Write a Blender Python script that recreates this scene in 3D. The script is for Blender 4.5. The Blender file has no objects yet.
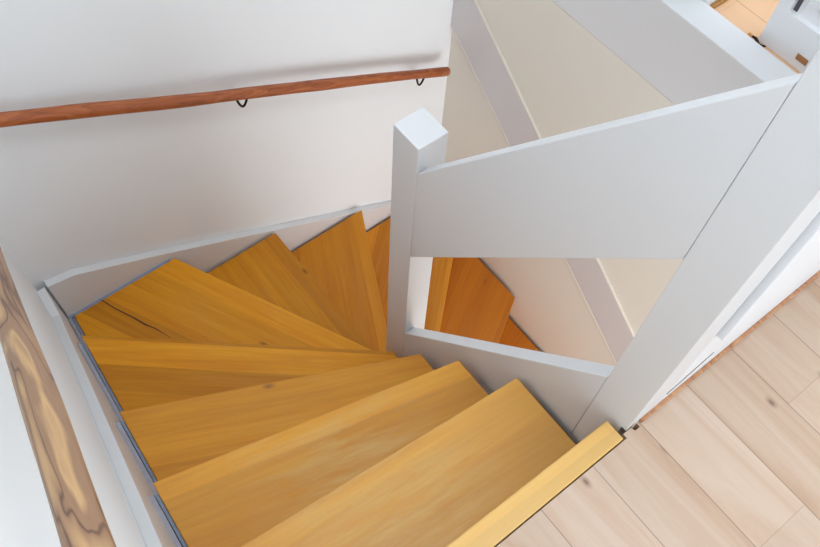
import bpy, bmesh, math, random
from mathutils import Vector, Matrix

sc = bpy.context.scene
col = sc.collection

# ------------------------------------------------------------------ camera
cam_data = bpy.data.cameras.new('camera')
cam = bpy.data.objects.new('camera', cam_data)
col.objects.link(cam)
cam_data.sensor_fit = 'HORIZONTAL'
cam_data.sensor_width = 36.0
cam_data.lens = 822.04 / 820.0 * 36.0
cam_data.clip_start = 0.02
right = Vector((-0.6127638525346792, -0.7893157547620291, 0.038744035815932096))
down = Vector((-0.6977699365839192, 0.5173768896360723, -0.49541726823979104))
fwd = Vector((0.3709953862604377, -0.33060821731310897, -0.8677906602507985))
up = -down
back = -fwd
cam.matrix_world = Matrix(((right.x, up.x, back.x, 0.0),
                           (right.y, up.y, back.y, 0.0),
                           (right.z, up.z, back.z, 1.5),
                           (0, 0, 0, 1)))
sc.camera = cam

# ------------------------------------------------------------------ world, lights, exposure
world = bpy.data.worlds.new('world')
sc.world = world
world.use_nodes = True
wb = world.node_tree.nodes['Background']
wb.inputs['Color'].default_value = (0.82, 0.92, 1.0, 1)
wb.inputs['Strength'].default_value = 2.0


def area(name, loc, target, sx, sy, power, colour):
    l = bpy.data.lights.new(name, 'AREA')
    l.shape = 'RECTANGLE'
    l.size = sx
    l.size_y = sy
    l.energy = power
    l.color = colour
    o = bpy.data.objects.new(name, l)
    col.objects.link(o)
    o.location = loc
    o.rotation_euler = (Vector(target) - Vector(loc)).to_track_quat('-Z', 'Y').to_euler()
    return o


area('landing_window_light', (-2.9, -2.1, 1.45), (0.8, -0.6, 0.2), 1.8, 1.3, 5, (0.84, 0.93, 1.0))
area('stairwell_fill_light', (0.25, -0.50, 2.46), (0.75, -0.5, -0.2), 1.0, 0.9, 21, (0.90, 0.95, 1.0))  # unseen fill light, added overhead to brighten the stairwell
area('lower_hall_light', (-1.2, -1.1, -1.0), (0.9, -1.30, -1.6), 2.2, 1.8, 30, (0.97, 0.97, 1.0))

vs = sc.view_settings
vs.view_transform = 'Standard'
vs.look = 'None'
vs.exposure = 0.32
vs.gamma = 1.0
vs.use_curve_mapping = False

random.seed(4)


# ------------------------------------------------------------------ materials
def srgb(r, g, b):
    def f(c):
        c /= 255.0
        return c / 12.92 if c <= 0.04045 else ((c + 0.055) / 1.055) ** 2.4
    return (f(r), f(g), f(b), 1.0)


class NT:
    def __init__(self, name):
        self.m = bpy.data.materials.new(name)
        self.m.use_nodes = True
        self.t = self.m.node_tree
        self.b = self.t.nodes['Principled BSDF']

    def n(self, kind, **kw):
        nd = self.t.nodes.new(kind)
        for k, v in kw.items():
            setattr(nd, k, v)
        return nd

    def l(self, a, b):
        self.t.links.new(a, b)

    def math(self, op, a, b=None, c=None):
        nd = self.n('ShaderNodeMath', operation=op)
        for i, v in enumerate((a, b, c)):
            if v is None:
                continue
            if isinstance(v, (int, float)):
                nd.inputs[i].default_value = v
            else:
                self.l(v, nd.inputs[i])
        return nd.outputs[0]

    def mix(self, fac, a, b, blend='MIX'):
        nd = self.n('ShaderNodeMix', data_type='RGBA', blend_type=blend)
        for s, v in ((nd.inputs[0], fac), (nd.inputs[6], a), (nd.inputs[7], b)):
            if isinstance(v, (int, float)):
                s.default_value = v
            elif isinstance(v, tuple):
                s.default_value = v
            else:
                self.l(v, s)
        return nd.outputs[2]

    def noise(self, vec, scale, detail=4.0, rough=0.55, dist=0.0):
        nd = self.n('ShaderNodeTexNoise')
        nd.inputs['Scale'].default_value = scale
        nd.inputs['Detail'].default_value = detail
        nd.inputs['Roughness'].default_value = rough
        nd.inputs['Distortion'].default_value = dist
        self.l(vec, nd.inputs['Vector'])
        return nd.outputs[0]

    def mapping(self, vec, scale, loc=None):
        nd = self.n('ShaderNodeMapping')
        nd.inputs['Scale'].default_value = scale
        self.l(vec, nd.inputs['Vector'])
        if loc is not None:
            self.l(loc, nd.inputs['Location'])
        return nd.outputs[0]

    def ramp(self, fac, stops, interp='LINEAR'):
        nd = self.n('ShaderNodeValToRGB')
        cr = nd.color_ramp
        cr.interpolation = interp
        while len(cr.elements) < len(stops):
            cr.elements.new(0.5)
        for e, (p, c) in zip(cr.elements, stops):
            e.position = p
            e.color = c
        self.l(fac, nd.inputs[0])
        return nd.outputs[0]

    def bump(self, h, strength, dist=0.002):
        nd = self.n('ShaderNodeBump')
        nd.inputs['Strength'].default_value = strength
        nd.inputs['Distance'].default_value = dist
        self.l(h, nd.inputs['Height'])
        self.l(nd.outputs[0], self.b.inputs['Normal'])


def paint(name, rgb, rough=0.45, mottling=0.04, scale=3.0, bump=0.0):
    t = NT(name)
    tc = t.n('ShaderNodeTexCoord')
    c = srgb(*rgb)
    d = tuple(v * (1 - mottling) for v in c[:3]) + (1,)
    nz = t.noise(tc.outputs['Object'], scale, 5)
    t.l(t.mix(nz, d, c), t.b.inputs['Base Color'])
    t.b.inputs['Roughness'].default_value = rough
    if bump:
        nb = t.noise(tc.outputs['Object'], 160, 3)
        t.bump(nb, bump, 0.001)
    return t.m


def tread_wood(name):
    t = NT(name)
    tc = t.n('ShaderNodeTexCoord')
    oi = t.n('ShaderNodeObjectInfo')
    rnd = oi.outputs['Random']
    off = t.n('ShaderNodeCombineXYZ')
    t.l(t.math('MULTIPLY', rnd, 37.0), off.inputs[0])
    t.l(t.math('MULTIPLY', rnd, 11.3), off.inputs[1])
    t.l(t.math('MULTIPLY', rnd, 5.1), off.inputs[2])
    va = t.n('ShaderNodeVectorMath', operation='ADD')
    t.l(tc.outputs['Object'], va.inputs[0])
    t.l(off.outputs[0], va.inputs[1])
    vec = va.outputs[0]
    sep = t.n('ShaderNodeSeparateXYZ')
    t.l(vec, sep.inputs[0])
    # glued laminations running along the tread
    wob = t.noise(t.mapping(vec, (1.2, 1.2, 1.2)), 1.0, 1)
    yy = t.math('ADD', sep.outputs[1], t.math('MULTIPLY', wob, 0.012))
    lam = t.math('FLOOR', t.math('DIVIDE', yy, 0.082))
    wn = t.n('ShaderNodeTexWhiteNoise', noise_dimensions='1D')
    t.l(lam, wn.inputs['W'])
    # grain
    lv = t.n('ShaderNodeCombineXYZ')
    t.l(t.math('ADD', sep.outputs[0], t.math('MULTIPLY', wn.outputs[0], 9.0)), lv.inputs[0])
    t.l(sep.outputs[1], lv.inputs[1])
    t.l(sep.outputs[2], lv.inputs[2])
    g1 = t.noise(t.mapping(lv.outputs[0], (1.6, 30, 20)), 1.0, 6, 0.68, 0.6)
    g2 = t.noise(t.mapping(lv.outputs[0], (5, 130, 90)), 1.0, 3, 0.6)
    broad = t.noise(t.mapping(vec, (2.0, 5.0, 5.0)), 1.0, 3)
    c = t.ramp(g1, [(0.25, srgb(198, 120, 14)), (0.5, srgb(222, 150, 24)), (0.75, srgb(236, 172, 44))])
    c = t.mix(t.math('MULTIPLY', g2, 0.42), c, srgb(164, 98, 20))
    tone = t.ramp(wn.outputs[0], [(0.0, (0.78, 0.72, 0.56, 1)), (0.5, (1.04, 1.02, 0.94, 1)), (1.0, (1.28, 1.28, 1.22, 1))])
    c = t.mix(1.0, c, tone, 'MULTIPLY')
    c = t.mix(t.math('MULTIPLY', broad, 0.35), c, srgb(196, 120, 26))
    # knots
    kv = t.n('ShaderNodeTexVoronoi', voronoi_dimensions='2D')
    kv.inputs['Scale'].default_value = 1.0
    t.l(t.mapping(vec, (3.2, 7.0, 1)), kv.inputs['Vector'])
    ks = t.n('ShaderNodeSeparateColor')
    t.l(kv.outputs['Color'], ks.inputs[0])
    has = t.math('GREATER_THAN', ks.outputs[0], 0.80)
    kd = t.ramp(kv.outputs['Distance'], [(0.015, (1, 1, 1, 1)), (0.04, (0.55, 0.55, 0.55, 1)), (0.07, (0, 0, 0, 1))])
    c = t.mix(t.math('MULTIPLY', t.math('MULTIPLY', kd, has), 0.75), c, srgb(112, 58, 20))
    # foot wear: a paler scuffed patch in the middle of the tread
    s2 = t.n('ShaderNodeSeparateXYZ')
    t.l(tc.outputs['Object'], s2.inputs[0])
    dx = t.math('DIVIDE', s2.outputs[0], 0.26)
    r = t.math('SUBTRACT', 1.0, t.math('MULTIPLY', dx, dx))
    r = t.math('MAXIMUM', r, 0.0)
    wearn = t.noise(t.mapping(vec, (3.5, 26, 10)), 1.0, 6, 0.72)
    w = t.math('MULTIPLY', r, t.ramp(wearn, [(0.42, (0, 0, 0, 1)), (0.72, (1, 1, 1, 1))]))
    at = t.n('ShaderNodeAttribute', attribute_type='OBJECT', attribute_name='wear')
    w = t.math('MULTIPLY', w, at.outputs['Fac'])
    bl = t.n('ShaderNodeAttribute', attribute_type='OBJECT', attribute_name='pale_mix')
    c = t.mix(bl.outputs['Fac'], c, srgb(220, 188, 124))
    rd = t.n('ShaderNodeAttribute', attribute_type='OBJECT', attribute_name='red')
    c = t.mix(rd.outputs['Fac'], c, srgb(176, 92, 26))
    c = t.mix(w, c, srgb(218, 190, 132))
    t.l(c, t.b.inputs['Base Color'])
    t.b.inputs['Roughness'].default_value = 0.45
    t.b.inputs['Specular IOR Level'].default_value = 0.3
    t.bump(g2, 0.08, 0.001)
    return t.m


def floor_wood(name, kind=''):
    t = NT(name)
    tc = t.n('ShaderNodeTexCoord')
    vec = tc.outputs['Object']
    sep = t.n('ShaderNodeSeparateXYZ')
    t.l(vec, sep.inputs[0])
    pitch = 0.132
    v = t.math('DIVIDE', t.math('ADD', sep.outputs[1], 0.592 + 40 * pitch), pitch)
    row = t.math('FLOOR', v)
    fr = t.math('FRACT', v)
    wn = t.n('ShaderNodeTexWhiteNoise', noise_dimensions='1D')
    t.l(row, wn.inputs['W'])
    u = t.math('DIVIDE', t.math('ADD', sep.outputs[0], t.math('MULTIPLY', wn.outputs[0], 1.7)), 0.85)
    uc = t.math('FLOOR', u)
    uf = t.math('FRACT', u)
    cell = t.n('ShaderNodeTexWhiteNoise', noise_dimensions='2D')
    cv = t.n('ShaderNodeCombineXYZ')
    t.l(row, cv.inputs[0])
    t.l(uc, cv.inputs[1])
    t.l(cv.outputs[0], cell.inputs['Vector'])
    # seams
    e1 = t.math('MINIMUM', fr, t.math('SUBTRACT', 1.0, fr))
    s1 = t.math('LESS_THAN', e1, 0.0075)
    e2 = t.math('MINIMUM', uf, t.math('SUBTRACT', 1.0, uf))
    s2 = t.math('MULTIPLY', t.math('LESS_THAN', e2, 0.0010), 0.45)
    seam = t.math('MAXIMUM', s1, s2)
    ov = t.n('ShaderNodeCombineXYZ')
    t.l(t.math('ADD', sep.outputs[0], t.math('MULTIPLY', cell.outputs[0], 13.0)), ov.inputs[0])
    t.l(sep.outputs[1], ov.inputs[1])
    t.l(row, ov.inputs[2])
    g1 = t.noise(t.mapping(ov.outputs[0], (1.5, 16, 1)), 1.0, 5, 0.6, 0.8)
    g2 = t.noise(t.mapping(ov.outputs[0], (6, 110, 1)), 1.0, 3, 0.6)
    c = t.ramp(g1, [(0.25, srgb(178, 145, 118)), (0.5, srgb(194, 169, 149)), (0.75, srgb(204, 184, 167))])
    c = t.mix(t.math('MULTIPLY', g2, 0.18), c, srgb(196, 164, 134))
    tone = t.ramp(cell.outputs[0], [(0, (0.92, 0.90, 0.87, 1)), (1, (1.04, 1.03, 1.03, 1))])
    c = t.mix(1.0, c, tone, 'MULTIPLY')
    if kind == 'far':
        c = t.mix(0.65, c, srgb(242, 190, 140))
    kv = t.n('ShaderNodeTexVoronoi', voronoi_dimensions='2D')
    kv.inputs['Scale'].default_value = 1.0
    t.l(t.mapping(ov.outputs[0], (6.0, 11.0, 1)), kv.inputs['Vector'])
    ks = t.n('ShaderNodeSeparateColor')
    t.l(kv.outputs['Color'], ks.inputs[0])
    has = t.math('GREATER_THAN', ks.outputs[0], 0.75)
    kd = t.ramp(kv.outputs['Distance'], [(0.02, (1, 1, 1, 1)), (0.06, (0.35, 0.35, 0.35, 1)), (0.11, (0, 0, 0, 1))])
    c = t.mix(t.math('MULTIPLY', t.math('MULTIPLY', kd, has), 0.75), c, srgb(104, 66, 44))
    c = t.mix(t.math('MULTIPLY', seam, 0.6), c, srgb(110, 84, 66))
    t.l(c, t.b.inputs['Base Color'])
    t.b.inputs['Roughness'].default_value = 0.5
    t.bump(t.math('SUBTRACT', 1.0, seam), 0.25, 0.001)
    return t.m


def branch_wood(name, light, mid, dark, k=1.0):
    t = NT(name)
    tc = t.n('ShaderNodeTexCoord')
    vec = tc.outputs['Object']
    warp = t.noise(t.mapping(vec, (3.0, 9.0, 9.0)), 1.0, 2)
    sep = t.n('ShaderNodeSeparateXYZ')
    t.l(vec, sep.inputs[0])
    w = t.n('ShaderNodeTexNoise')
    w.inputs['Scale'].default_value = 1.0
    w.inputs['Detail'].default_value = 2.5
    w.inputs['Distortion'].default_value = 0.9
    t.l(t.mapping(vec, (5.0 * k, 36 * k, 36 * k)), w.inputs['Vector'])
    rings = t.math('FRACT', t.math('ADD', t.math('MULTIPLY', w.outputs[0], 4.2), t.math('MULTIPLY', warp, 0.6)))
    fine = t.noise(t.mapping(vec, (18, 260, 260)), 1.0, 3)
    c = t.ramp(rings, [(0.0, srgb(*dark)), (0.07, srgb(*mid)), (0.40, srgb(*light)), (0.62, srgb(*mid)), (0.93, srgb(*mid)), (1.0, srgb(*dark))])
    c = t.mix(t.math('MULTIPLY', fine, 0.45), c, srgb(*dark))
    t.l(c, t.b.inputs['Base Color'])
    t.b.inputs['Roughness'].default_value = 0.42
    t.bump(fine, 0.15, 0.002)
    return t.m


M_wall = paint('wall_white_paint', (236, 238, 239), 0.75, 0.035, 1.6, 0.04)
M_beige = paint('wall_beige_paint', (228, 222, 210), 0.7, 0.04, 1.6, 0.04)
M_paint = paint('woodwork_paint', (222, 222, 223), 0.35, 0.03, 5.0)
M_white = paint('woodwork_white_paint', (236, 238, 242), 0.35, 0.02, 5.0)
M_band = paint('board_grey_paint', (210, 206, 206), 0.45, 0.03, 5.0)
M_bead = paint('board_edge_paint', (216, 208, 195), 0.4, 0.02, 5.0)
M_blue = paint('old_blue_paint', (146, 160, 186), 0.5, 0.25, 12.0)
M_fillet = paint('fillet_grey_paint', (166, 166, 178), 0.5, 0.12, 14.0)
M_dark = paint('gap_shade', (38, 34, 34), 0.8, 0.2, 10.0)  # shade between tread ends and stringers, put into the colour
M_woodcrack = paint('wood_crack', (104, 58, 22), 0.7, 0.2, 20.0)
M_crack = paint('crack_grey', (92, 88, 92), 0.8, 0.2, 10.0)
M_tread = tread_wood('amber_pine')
M_floor = floor_wood('pale_floorboards')
M_farfloor = floor_wood('warm_floorboards', 'far')
M_rail = branch_wood('red_brown_branch', (186, 108, 58), (164, 86, 42), (122, 62, 32))
M_burl = branch_wood('brown_branch', (206, 166, 116), (156, 120, 90), (92, 62, 44), 0.55)
M_trimwood = branch_wood('raw_trim_wood', (206, 156, 112), (186, 132, 92), (150, 96, 62), 0.6)
M_gold = branch_wood('golden_strip_wood', (190, 140, 60), (168, 116, 40), (120, 78, 26), 0.6)
M_iron = NT('black_iron')
M_iron.b.inputs['Base Color'].default_value = srgb(32, 28, 28)
M_iron.b.inputs['Roughness'].default_value = 0.45
M_iron.b.inputs['Metallic'].default_value = 0.6
M_iron = M_iron.m
M_orange = paint('orange_tip', (214, 150, 78), 0.5, 0.1, 10)
M_brown = paint('brown_block', (176, 122, 78), 0.5, 0.15, 10)
M_door = paint('door_white', (244, 245, 248), 0.35, 0.01, 4)
M_lower = paint('lower_floor', (196, 160, 110), 0.6, 0.1, 4)


# ------------------------------------------------------------------ mesh helpers
def prism(bm, poly, z0, z1):
    """vertical prism over a plan polygon (counter-clockwise or not)"""
    a = [bm.verts.new((x, y, z0)) for x, y in poly]
    b = [bm.verts.new((x, y, z1)) for x, y in poly]
    n = len(poly)
    bm.faces.new(a)
    bm.faces.new(b)
    for i in range(n):
        bm.faces.new((a[i], a[(i + 1) % n], b[(i + 1) % n], b[i]))


def slab(bm, outline, d):
    """outline of 3-D points extruded by vector d"""
    a = [bm.verts.new(p) for p in outline]
    b = [bm.verts.new(Vector(p) + Vector(d)) for p in outline]
    n = len(outline)
    bm.faces.new(a)
    bm.faces.new(b)
    for i in range(n):
        bm.faces.new((a[i], a[(i + 1) % n], b[(i + 1) % n], b[i]))


def box(bm, x0, x1, y0, y1, z0, z1):
    prism(bm, [(x0, y0), (x1, y0), (x1, y1), (x0, y1)], z0, z1)


def tube(bm, pts, radii, n=16, caps=True):
    rings = []
    pts = [Vector(p) for p in pts]
    prev = None
    for i, p in enumerate(pts):
        t = (pts[min(i + 1, len(pts) - 1)] - pts[max(i - 1, 0)]).normalized()
        if prev is None:
            ref = Vector((0, 0, 1)) if abs(t.z) < 0.9 else Vector((1, 0, 0))
            u = t.cross(ref).normalized()
        else:
            u = (prev - t * prev.dot(t)).normalized()
        prev = u
        v = t.cross(u)
        r = radii[i] if isinstance(radii, (list, tuple)) else radii
        rings.append([bm.verts.new(p + (u * math.cos(2 * math.pi * k / n) + v * math.sin(2 * math.pi * k / n)) * r) for k in range(n)])
    for a, b in zip(rings, rings[1:]):
        for k in range(n):
            bm.faces.new((a[k], a[(k + 1) % n], b[(k + 1) % n], b[k]))
    if caps:
        bm.faces.new(rings[0][::-1])
        bm.faces.new(rings[-1])


def obj(name, bm, mat, parent=None, bevel=0.0, seg=2, smooth=False):
    bmesh.ops.recalc_face_normals(bm, faces=bm.faces[:])
    if bevel:
        bmesh.ops.bevel(bm, geom=bm.edges[:], offset=bevel, segments=seg, profile=0.5, affect='EDGES', clamp_overlap=True)
    me = bpy.data.meshes.new(name)
    bm.to_mesh(me)
    bm.free()
    me.materials.append(mat)
    if smooth:
        for p in me.polygons:
            p.use_smooth = True
    o = bpy.data.objects.new(name, me)
    col.objects.link(o)
    if parent is not None:
        o.parent = parent
    return o


def empty(name, loc=(0, 0, 0)):
    o = bpy.data.objects.new(name, None)
    col.objects.link(o)
    o.location = loc
    return o


def tag(o, label=None, cat=None, group=None, kind=None):
    if label:
        o['label'] = label
    if cat:
        o['category'] = cat
    if group:
        o['group'] = group
    if kind:
        o['kind'] = kind
    return o


def struct(name, bm, mat, bevel=0.0, parent=None):
    o = obj(name, bm, mat, parent, bevel)
    if parent is None:
        o['kind'] = 'structure'
    return o


def clip(poly, px, py, nx, ny):
    """keep the part of poly where (p - (px,py)).(nx,ny) >= 0"""
    out = []
    for i in range(len(poly)):
        a, b = poly[i], poly[(i + 1) % len(poly)]
        da = (a[0] - px) * nx + (a[1] - py) * ny
        db = (b[0] - px) * nx + (b[1] - py) * ny
        if da >= 0:
            out.append(a)
        if da * db < 0:
            t = da / (da - db)
            out.append((a[0] + (b[0] - a[0]) * t, a[1] + (b[1] - a[1]) * t))
    return out


# ------------------------------------------------------------------ plan constants (metres)
RISE = 0.2
X_BACK = 1.648          # face of the back wall
Y_RIGHT = -1.582        # face of the beige wall
Y_IN = -0.69            # near face of the inner balustrade


def y_str(x):           # inner face of the left stringer (the wall runs slightly out of square)
    return 0.074 + 0.0435 * (1.62 - x)


def y_wall(x):
    return y_str(x) + 0.026


# ------------------------------------------------------------------ setting
LANDING_END = -3.2
bm = bmesh.new()
prism(bm, [(LANDING_END, y_wall(LANDING_END)), (0.109, y_wall(0.109)), (0.109, -0.6825), (0.119, -0.6825), (0.119, -0.703),
           (0.110, -0.706), (0.110, -0.719), (0.119, -0.719), (0.119, -0.786), (0.127, -0.786), (0.127, -3.6), (LANDING_END, -3.6)], -0.22, 0.0)
struct('floor', bm, M_floor)
bm = bmesh.new()
prism(bm, [(0.1275, -1.674), (2.2, -1.674), (2.2, -3.6), (0.1275, -3.6)], -0.22, 0.0)
struct('floor_far', bm, M_farfloor)
bm = bmesh.new()
prism(bm, [(-2.0, y_wall(-2.0) + 0.0), (X_BACK, y_wall(X_BACK)), (X_BACK, Y_RIGHT), (-2.0, Y_RIGHT)], -2.75, -2.6)
struct('floor_lower', bm, M_lower)
bm = bmesh.new()
prism(bm, [(LANDING_END, y_wall(LANDING_END)), (X_BACK, y_wall(X_BACK)), (X_BACK, y_wall(X_BACK) + 0.12), (LANDING_END, y_wall(LANDING_END) + 0.12)], -2.6, 2.5)
struct('wall_left', bm, M_wall)
bm = bmesh.new()
box(bm, X_BACK, X_BACK + 0.12, Y_RIGHT, 0.22, -2.6, 2.5)
struct('wall_back', bm, M_wall)
bm = bmesh.new()
box(bm, -2.0, X_BACK, Y_RIGHT - 0.1, Y_RIGHT, -2.6, -0.226)
struct('wall_right', bm, M_beige)
# grey fascia with white-topped kerb along the far edge of the stairwell
bm = bmesh.new()
box(bm, 0.135, X_BACK, -1.672, Y_RIGHT + 0.0, -0.226, 0.03)
struct('trim_1', bm, M_paint, 0.003)
# white wall at the far side of the landing, seen past the kerb
bm = bmesh.new()
box(bm, 0.81, 2.2, -3.6, -1.674, 0.0, 2.4)
struct('wall_far', bm, M_white)

bm = bmesh.new()
prism(bm, [(LANDING_END, y_wall(LANDING_END)), (2.2, 0.2), (2.2, -3.6), (LANDING_END, -3.6)], 2.5, 2.6)
struct('ceiling', bm, M_wall)

# landing-side boarded partition beside the corner post
bm = bmesh.new()
box(bm, 0.121, 0.134, -1.58, -0.7815, 0.0, 0.30)
pt = struct('wall_partition', bm, M_white)
bm = bmesh.new()
box(bm, 0.108, 0.134, -1.58, -0.787, 0.302, 1.06)
struct('partition_cladding', bm, M_white, 0.002, pt)
bm = bmesh.new()
pa, pb = Vector((0.1200, -0.783, 0.052)), Vector((0.1200, -0.889, 0.100))
slab(bm, [pa + Vector((0, 0, 0.004)), pb + Vector((0, 0, 0.003)), pb - Vector((0, 0, 0.002)), pa - Vector((0, 0, 0.004))], (0.0025, 0, 0))
struct('paint_crack', bm, M_crack, 0, pt)
# thin raw wood strip along its foot
bm = bmesh.new()
box(bm, 0.113, 0.121, -1.58, -0.725, 0.0005, 0.006)
struct('trim_2', bm, M_trimwood, 0.002)
# threshold strip by the far opening
bm = bmesh.new()
box(bm, 0.796, 0.809, -2.6, -1.674, 0.0, 0.012)
struct('trim_3', bm, M_gold, 0.003)

# ------------------------------------------------------------------ far white panelled door
bm = bmesh.new()
box(bm, -0.15, 0.654, -1.756, -1.729, 0.0008, 2.0)               # panel plane
box(bm, 0.620, 0.654, -1.729, -1.713, 0.0008, 2.0)               # stile
box(bm, -0.15, 0.620, -1.729, -1.713, 0.0008, 0.118)             # bottom rail
d1 = struct('door_1', bm, M_door)
bm = bmesh.new()
box(bm, 0.596, 0.600, -1.729, -1.726, 0.124, 1.2)
box(bm, -0.1, 0.582, -1.729, -1.722, 0.162, 1.2)
struct('raised_panel', bm, M_door, 0.001, d1)
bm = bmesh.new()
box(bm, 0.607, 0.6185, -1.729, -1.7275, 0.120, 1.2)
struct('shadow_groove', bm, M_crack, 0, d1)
bm = bmesh.new()
box(bm, 0.514, 0.546, -1.713, -1.7105, 0.026, 0.043)
struct('wood_plate', bm, M_brown, 0, d1)

# ------------------------------------------------------------------ staircase
stair = empty('staircase', (0.0, 0.0, -2.6))
tag(stair, 'winding staircase with amber pine treads and grey painted stringers', 'staircase')
SZ = 2.6                                                       # children sit in the stair's frame


def child(name, bm, mat, bevel=0.0, seg=2, label=None):
    o = obj(name, bm, mat, stair, bevel, seg)
    o.location = (0, 0, SZ)
    if label:
        o['label'] = label
    return o


# nosing lines: (outer point, inner point), plan
F = {
    1: ((0.170, 0.130), (0.1575, -0.675)),
    2: ((0.443, 0.110), (0.373, -0.676)),
    3: ((0.728, 0.092), (0.541, -0.669)),
    4: ((1.026, 0.079), (0.677, -0.666)),
    5: ((1.410, 0.061), (0.799, -0.667)),
    6: ((1.616, -0.326), (0.927, -0.665)),
    7: ((1.612, -0.722), (1.010, -0.725)),
    8: ((1.602, -1.128), (1.093, -0.877)),
    9: ((1.274, -1.381), (1.035, -1.115)),
    10: ((1.023, -1.564), (0.894, -1.350)),
    11: ((0.690, -1.565), (0.430, -0.790)),
    12: ((0.440, -1.565), (0.240, -0.790)),
}
BIG = [(-0.5, -2.0), (2.5, -2.0), (2.5, 0.5), (-0.5, 0.5)]


def side(k, poly, shift, keep_front):
    """clip poly by nosing k shifted back by 'shift'; keep_front -> keep the part beyond (downstairs of) it"""
    (ax, ay), (bx, by) = F[k]
    dx, dy = bx - ax, by - ay
    L = math.hypot(dx, dy)
    nx, ny = -dy / L, dx / L            # downstairs normal
    px, py = ax - nx * shift, ay - ny * shift
    s = 1 if keep_front else -1
    return clip(poly, px, py, nx * s, ny * s)


def region(k, gap=0.0):
    p = BIG
    yt = lambda x: 0.061 + 0.046 * (1.40 - x)
    d = Vector((1, -0.046)).normalized()
    # left end, along the stringer
    p = clip(p, 1.40, 0.061 + gap, -0.046, -1.0)
    p = clip(p, 1.609 + gap, 0, -1, 0)
    p = clip(p, 0, -1.566 - gap, 0, 1)
    if k <= 5:
        p = clip(p, 0, {1: -0.677, 2: -0.676, 3: -0.669, 4: -0.666, 5: -0.666}[k] - gap * 2.5, 0, 1)
    elif k == 6:
        p = clip(p, 0, -0.682 - gap, 0, 1)
    elif k in (7, 8):
        p = clip(p, 0.869, 0, 1, 0)
    elif k == 9:
        p = clip(p, 0.873, -0.782, 1, -1)
    else:
        p = clip(p, 0, -0.782, 0, -1)
    return p


# nosing normals must point downstairs: check orientation once
THICK = 0.04
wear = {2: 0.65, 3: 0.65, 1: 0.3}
for k in range(1, 13):
    poly = region(k)
    poly = side(k, poly, 0.0, False)
    if k > 1:
        poly = side(k - 1, poly, 0.05, True)
        z = -(k - 1) * RISE
    else:
        poly = clip(poly, 0.1115, 0, 1, 0)
        z = 0.001
    (ax, ay), (bx, by) = F[k]
    ang = math.atan2(by - ay, bx - ax)
    cx = sum(p[0] for p in poly) / len(poly)
    cy = sum(p[1] for p in poly) / len(poly)
    ca, sa = math.cos(-ang), math.sin(-ang)
    loc = [((x - cx) * ca - (y - cy) * sa, (x - cx) * sa + (y - cy) * ca) for x, y in poly]
    bm = bmesh.new()
    prism(bm, loc, -THICK, 0.0)
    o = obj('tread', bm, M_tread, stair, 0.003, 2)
    o.location = (cx, cy, z + SZ)
    o.rotation_euler = (0, 0, ang)
    if k == 6:
        cr = [(1.609, -0.050), (1.560, -0.068), (1.488, -0.102), (1.440, -0.122), (1.410, -0.140), (1.347, -0.165)]
        hw = [0.0024, 0.0022, 0.0030, 0.0036, 0.0024, 0.0008]
        loop = [(x, y + w) for (x, y), w in zip(cr, hw)] + [(x, y - w) for (x, y), w in reversed(list(zip(cr, hw)))]
        bm = bmesh.new()
        prism(bm, [((x - cx) * ca - (y - cy) * sa, (x - cx) * sa + (y - cy) * ca) for x, y in loop], -0.002, 0.0004)
        obj('crack', bm, M_woodcrack, o)['label'] = 'dark crack in the wood'
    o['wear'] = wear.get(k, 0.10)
    o['pale_mix'] = {1: 0.65, 2: 0.35, 3: 0.20, 4: 0.08}.get(k, 0.0)  # upper treads mixed paler, most at the top
    o['red'] = {8: 0.1, 9: 0.25, 10: 0.6, 11: 0.5, 12: 0.5}.get(k, 0.0)

# risers under each nosing
for k in range(1, 13):
    poly = region(k, 0.0045)
    poly = side(k, poly, 0.050, False)
    poly = side(k, poly, 0.066, True)
    if len(poly) < 3:
        continue
    z = -(k - 1) * RISE
    bm = bmesh.new()
    prism(bm, poly, z - RISE + 0.001, z - THICK - (0.0 if k > 1 else 0.0))
    child('riser', bm, M_tread)

# added cores under the treads, coloured dark for the shade in the end gaps
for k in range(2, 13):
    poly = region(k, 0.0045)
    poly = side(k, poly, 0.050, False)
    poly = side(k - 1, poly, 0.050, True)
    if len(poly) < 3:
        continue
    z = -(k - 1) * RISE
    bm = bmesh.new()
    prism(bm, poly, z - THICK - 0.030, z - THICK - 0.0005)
    child('gap_shade_core', bm, M_dark, label='added dark core standing in for shade in the tread gaps')

# worn blue-grey filler strips between the tread ends and the left stringer
for k in range(2, 7):
    for (o0, o1, dz, m, nm, lb) in ((0.0012, 0.0085, 0.010, M_blue, 'edge_strip', 'worn blue-grey painted edge strip'),
                                    (0.0105, 0.0210, 0.004, M_fillet, 'edge_fillet', None)):
        p = clip(BIG, 1.40, 0.061 + o0, 0.046, 1.0)
        p = clip(p, 1.40, 0.061 + o1, -0.046, -1.0)
        p = clip(p, 1.613, 0, -1, 0)
        if k < 6:
            p = side(k, p, 0.026, False)
        p = side(k - 1, p, 0.035, True)
        z = -(k - 1) * RISE
        bm = bmesh.new()
        prism(bm, p, z - 0.04, z - dz)
        child(nm, bm, m, label=lb)

# filler behind the winder treads on the back wall side
bm = bmesh.new()
p = clip(BIG, 1.6100, 0, 1, 0)
p = clip(p, 1.6195, 0, -1, 0)
p = clip(p, 0, -0.31, 0, 1)
p = clip(p, 0, 0.066, 0, -1)
prism(bm, p, -1.04, -1.003)
child('edge_strip', bm, M_blue, label='worn blue-grey painted edge strip')

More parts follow.
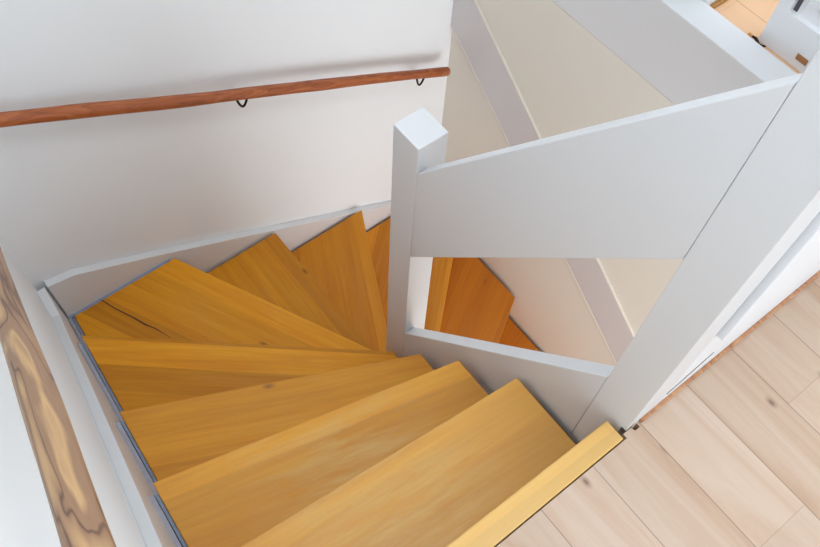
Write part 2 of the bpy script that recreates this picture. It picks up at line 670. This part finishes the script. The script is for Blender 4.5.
# left stringer (follows the wall), with its flat top where it meets the corner
top = [(1.617, -0.785), (1.50, -0.780), (1.02, -0.474), (0.636, -0.212), (0.113, 0.155), (0.113, -0.18)]
bot = [(0.40, -0.50), (0.636, -0.66), (1.02, -0.90), (1.50, -1.22), (1.617, -1.25)]
out = [(x, y_str(x), z) for x, z in top + bot]
bm = bmesh.new()
slab(bm, out, (0.0011, 0.0257, 0))
child('wall_stringer', bm, M_paint, 0.0012)

# back stringer
top = [(0.0675, -0.797), (-0.02, -0.813), (-0.256, -0.937), (-1.292, -1.520), (-1.580, -1.682)]
bot = [(-1.580, -2.02), (-1.292, -1.87), (-0.256, -1.30), (0.0675, -1.18)]
bm = bmesh.new()
slab(bm, [(1.620, y, z) for y, z in top + bot], (0.027, 0, 0))
child('wall_stringer', bm, M_paint, 0.0012)

# inner stringer between the newel and the corner post
bm = bmesh.new()
slab(bm, [(0.7775, Y_IN, -0.666), (0.2058, Y_IN, 0.104), (0.2058, Y_IN, -0.48), (0.7775, Y_IN, -1.26)], (0, -0.034, 0))
child('inner_stringer', bm, M_paint, 0.002)
# and the one carrying the inner ends of the lower flight
bm = bmesh.new()
slab(bm, [(0.7765, -0.736, -1.55), (0.7765, -0.736, -2.05), (0.20, -0.736, -2.6), (0.10, -0.736, -2.6), (0.10, -0.736, -2.16)], (0, -0.034, 0))
child('inner_stringer', bm, M_paint, 0.002)

# ------------------------------------------------------------------ balustrade
bal = empty('balustrade', (0.818, -0.73, -2.6))
tag(bal, 'grey painted balustrade with short newel, tall corner post and wide sloping board', 'balustrade')


def bchild(name, bm, mat, bevel=0.0, seg=2):
    o = obj(name, bm, mat, bal, bevel, seg)
    o.location = (-0.818, 0.73, 2.6)
    return o


bm = bmesh.new()
box(bm, 0.778, 0.862, -0.769, Y_IN, -2.6, 0.186)
bchild('newel_post', bm, M_paint, 0.002)
bm = bmesh.new()
slab(bm, [(0.1205, Y_IN, 0.001), (0.131, Y_IN, 0.001), (0.131, Y_IN, -0.42), (0.2055, Y_IN, -0.42), (0.2055, Y_IN, 1.06), (0.1205, Y_IN, 1.06)], (0, -0.0905, 0))
bchild('corner_post', bm, M_paint, 0.0015)
bm = bmesh.new()
slab(bm, [(0.7772, Y_IN - 0.0006, 0.106), (0.2060, Y_IN - 0.0006, 0.884), (0.2060, Y_IN - 0.0006, 0.528), (0.7772, Y_IN - 0.0006, -0.236)], (0, -0.030, 0))
bchild('guard_board', bm, M_paint, 0.002)

# ------------------------------------------------------------------ board fixed along the beige wall
wbd = empty('wall_board', (0.9, Y_RIGHT, -1.2))
tag(wbd, 'wide grey board running slantwise along the beige wall', 'board')
x0, x1 = 1.646, 0.05


def zt(x):
    return -1.287 + (x - 0.464) * 0.774


def zb(x):
    return -1.524 + (x - 0.492) * 0.765


for nm, a, b, y0, th, m, bv in (('board', (zb, 0.004), (zt, -0.010), Y_RIGHT, 0.010, M_band, 0.001),
                                ('edge_bead', (zt, -0.006), (zt, 0.001), Y_RIGHT, 0.0115, M_bead, 0.001),
                                ('edge_bead', (zb, 0.000), (zb, 0.006), Y_RIGHT, 0.0115, M_bead, 0.001)):
    bm = bmesh.new()
    slab(bm, [(x0, y0 + 0.0005, a[0](x0) + a[1]), (x1, y0 + 0.0005, a[0](x1) + a[1]), (x1, y0 + 0.0005, b[0](x1) + b[1]), (x0, y0 + 0.0005, b[0](x0) + b[1])], (0, th, 0))
    o = obj(nm, bm, m, wbd, bv)
    o.location = (-0.9, -Y_RIGHT, 1.2)


# ------------------------------------------------------------------ handrails
def rail_mesh(length, r, seed, n=40, taper=0.0):
    rd = random.Random(seed)
    ph = [rd.uniform(0, 6.28) for _ in range(6)]
    pts, rr = [], []
    for i in range(n + 1):
        u = i / n
        s = u * length
        pts.append((s, 0.0012 * math.sin(5 * s + ph[0]) + 0.0006 * math.sin(13 * s + ph[1]),
                    0.0012 * math.sin(4 * s + ph[2]) + 0.0006 * math.sin(11 * s + ph[3])))
        rr.append(r * (1 + 0.03 * math.sin(9 * s + ph[4]) + 0.02 * math.sin(23 * s + ph[5])) * (1 - taper * u))
    # rounded ends
    pts = [(pts[0][0] - 0.006, pts[0][1], pts[0][2])] + pts + [(pts[-1][0] + 0.004, pts[-1][1], pts[-1][2]), (pts[-1][0] + 0.006, pts[-1][1], pts[-1][2])]
    rr = [rr[0] * 0.6] + rr + [rr[-1] * 0.85, rr[-1] * 0.55]
    b = bmesh.new()
    tube(b, pts, rr, 18)
    return b


def handrail(label, a, b, r, mat, seed, brackets, wall_pt, out_dir, taper=0.0):
    a, b = Vector(a), Vector(b)
    d = b - a
    root = empty('handrail', a)
    tag(root, label, 'handrail')
    o = obj('rail', rail_mesh(d.length, r, seed, taper=taper), mat, root, 0, 1, True)
    o.rotation_euler = d.to_track_quat('X', 'Z').to_euler()
    dn = d.normalized()
    for t in brackets:
        p = a + d * t
        w = wall_pt(p)                       # foot of the bracket on the wall, below the rail
        bm = bmesh.new()
        # bent iron strap: from the wall under the rail and up to its underside
        foot = Vector((w.x, w.y, p.z - 0.055))
        low = p + Vector((0, 0, -0.058)) + (foot - p) * 0.0
        mid = Vector((low.x, low.y, p.z - 0.052))
        pts = []
        s0 = p - dn * 0.019 + Vector((0, 0, -r - 0.002))
        s1 = p + dn * 0.019 + Vector((0, 0, -r - 0.002))
        bott = p + Vector((0, 0, -r - 0.030)) + (Vector((w.x, w.y, p.z)) - p) * 0.05 + Vector((0, 0, -0.010))
        for q in range(13):
            u = q / 12
            c = s0 * (1 - u) ** 2 + (bott * 2 - (s0 + s1) * 0.5) * 2 * u * (1 - u) + s1 * u * u
            pts.append(c)
        tube(bm, pts, 0.0038, 8)
        tube(bm, [s1, s1 + (Vector((w.x, w.y, p.z)) - p) * 0.5 + Vector((0, 0, -0.018)), Vector((w.x, w.y, p.z)) + dn * 0.012 + Vector((0, 0, -r - 0.036))], 0.0034, 8)
        k = obj('bracket', bm, M_iron, root, 0, 1, True)
        k.location = -a
        bm = bmesh.new()
        n = out_dir
        wp = Vector((w.x, w.y, p.z)) + dn * 0.012 + Vector((0, 0, -r - 0.036))
        tube(bm, [wp + n * 0.0005, wp + n * 0.004], 0.013, 14)
        f = obj('wall_plate', bm, M_wall, k)
        # saddle plate screwed under the rail
        bm = bmesh.new()
        tube(bm, [p - dn * 0.034 + Vector((0, 0, -r)), p + dn * 0.034 + Vector((0, 0, -r))], 0.0030, 8)
        f2 = obj('saddle', bm, M_rail, k)
    return root


handrail('red-brown branch handrail on the white back wall above the winders',
         (1.580, 0.045, 0.000), (1.580, -1.512, -0.782), 0.0190, M_rail, 3, (0.468, 0.918),
         lambda p: Vector((X_BACK, p.y, p.z)), Vector((-1, 0, 0)), 0.10)
handrail('thick brown branch handrail with swirling dark grain on the left wall',
         (-0.30, 0.1120, 1.200), (0.92, 0.0590, 0.456), 0.0172, M_burl, 8, (0.16, 0.93),
         lambda p: Vector((p.x, y_wall(p.x), p.z)), Vector((0, -1, 0)))

# ------------------------------------------------------------------ small things at the foot of the far door
bm = bmesh.new()
tube(bm, [(0.668, -1.703, 0.008), (0.657, -1.704, 0.008), (0.648, -1.698, 0.008), (0.640, -1.692, 0.008), (0.632, -1.695, 0.008), (0.624, -1.703, 0.008)], [0.003, 0.004, 0.0045, 0.005, 0.004, 0.002], 10)
hk = tag(obj('hook', bm, M_iron, None, 0, 1, True), 'small black bent hook on the floor by the white door', 'hook')
bm = bmesh.new()
tube(bm, [(0.680, -1.703, 0.008), (0.668, -1.703, 0.008)], [0.004, 0.004], 10)
obj('tip', bm, M_orange, hk)['label'] = 'orange tip'
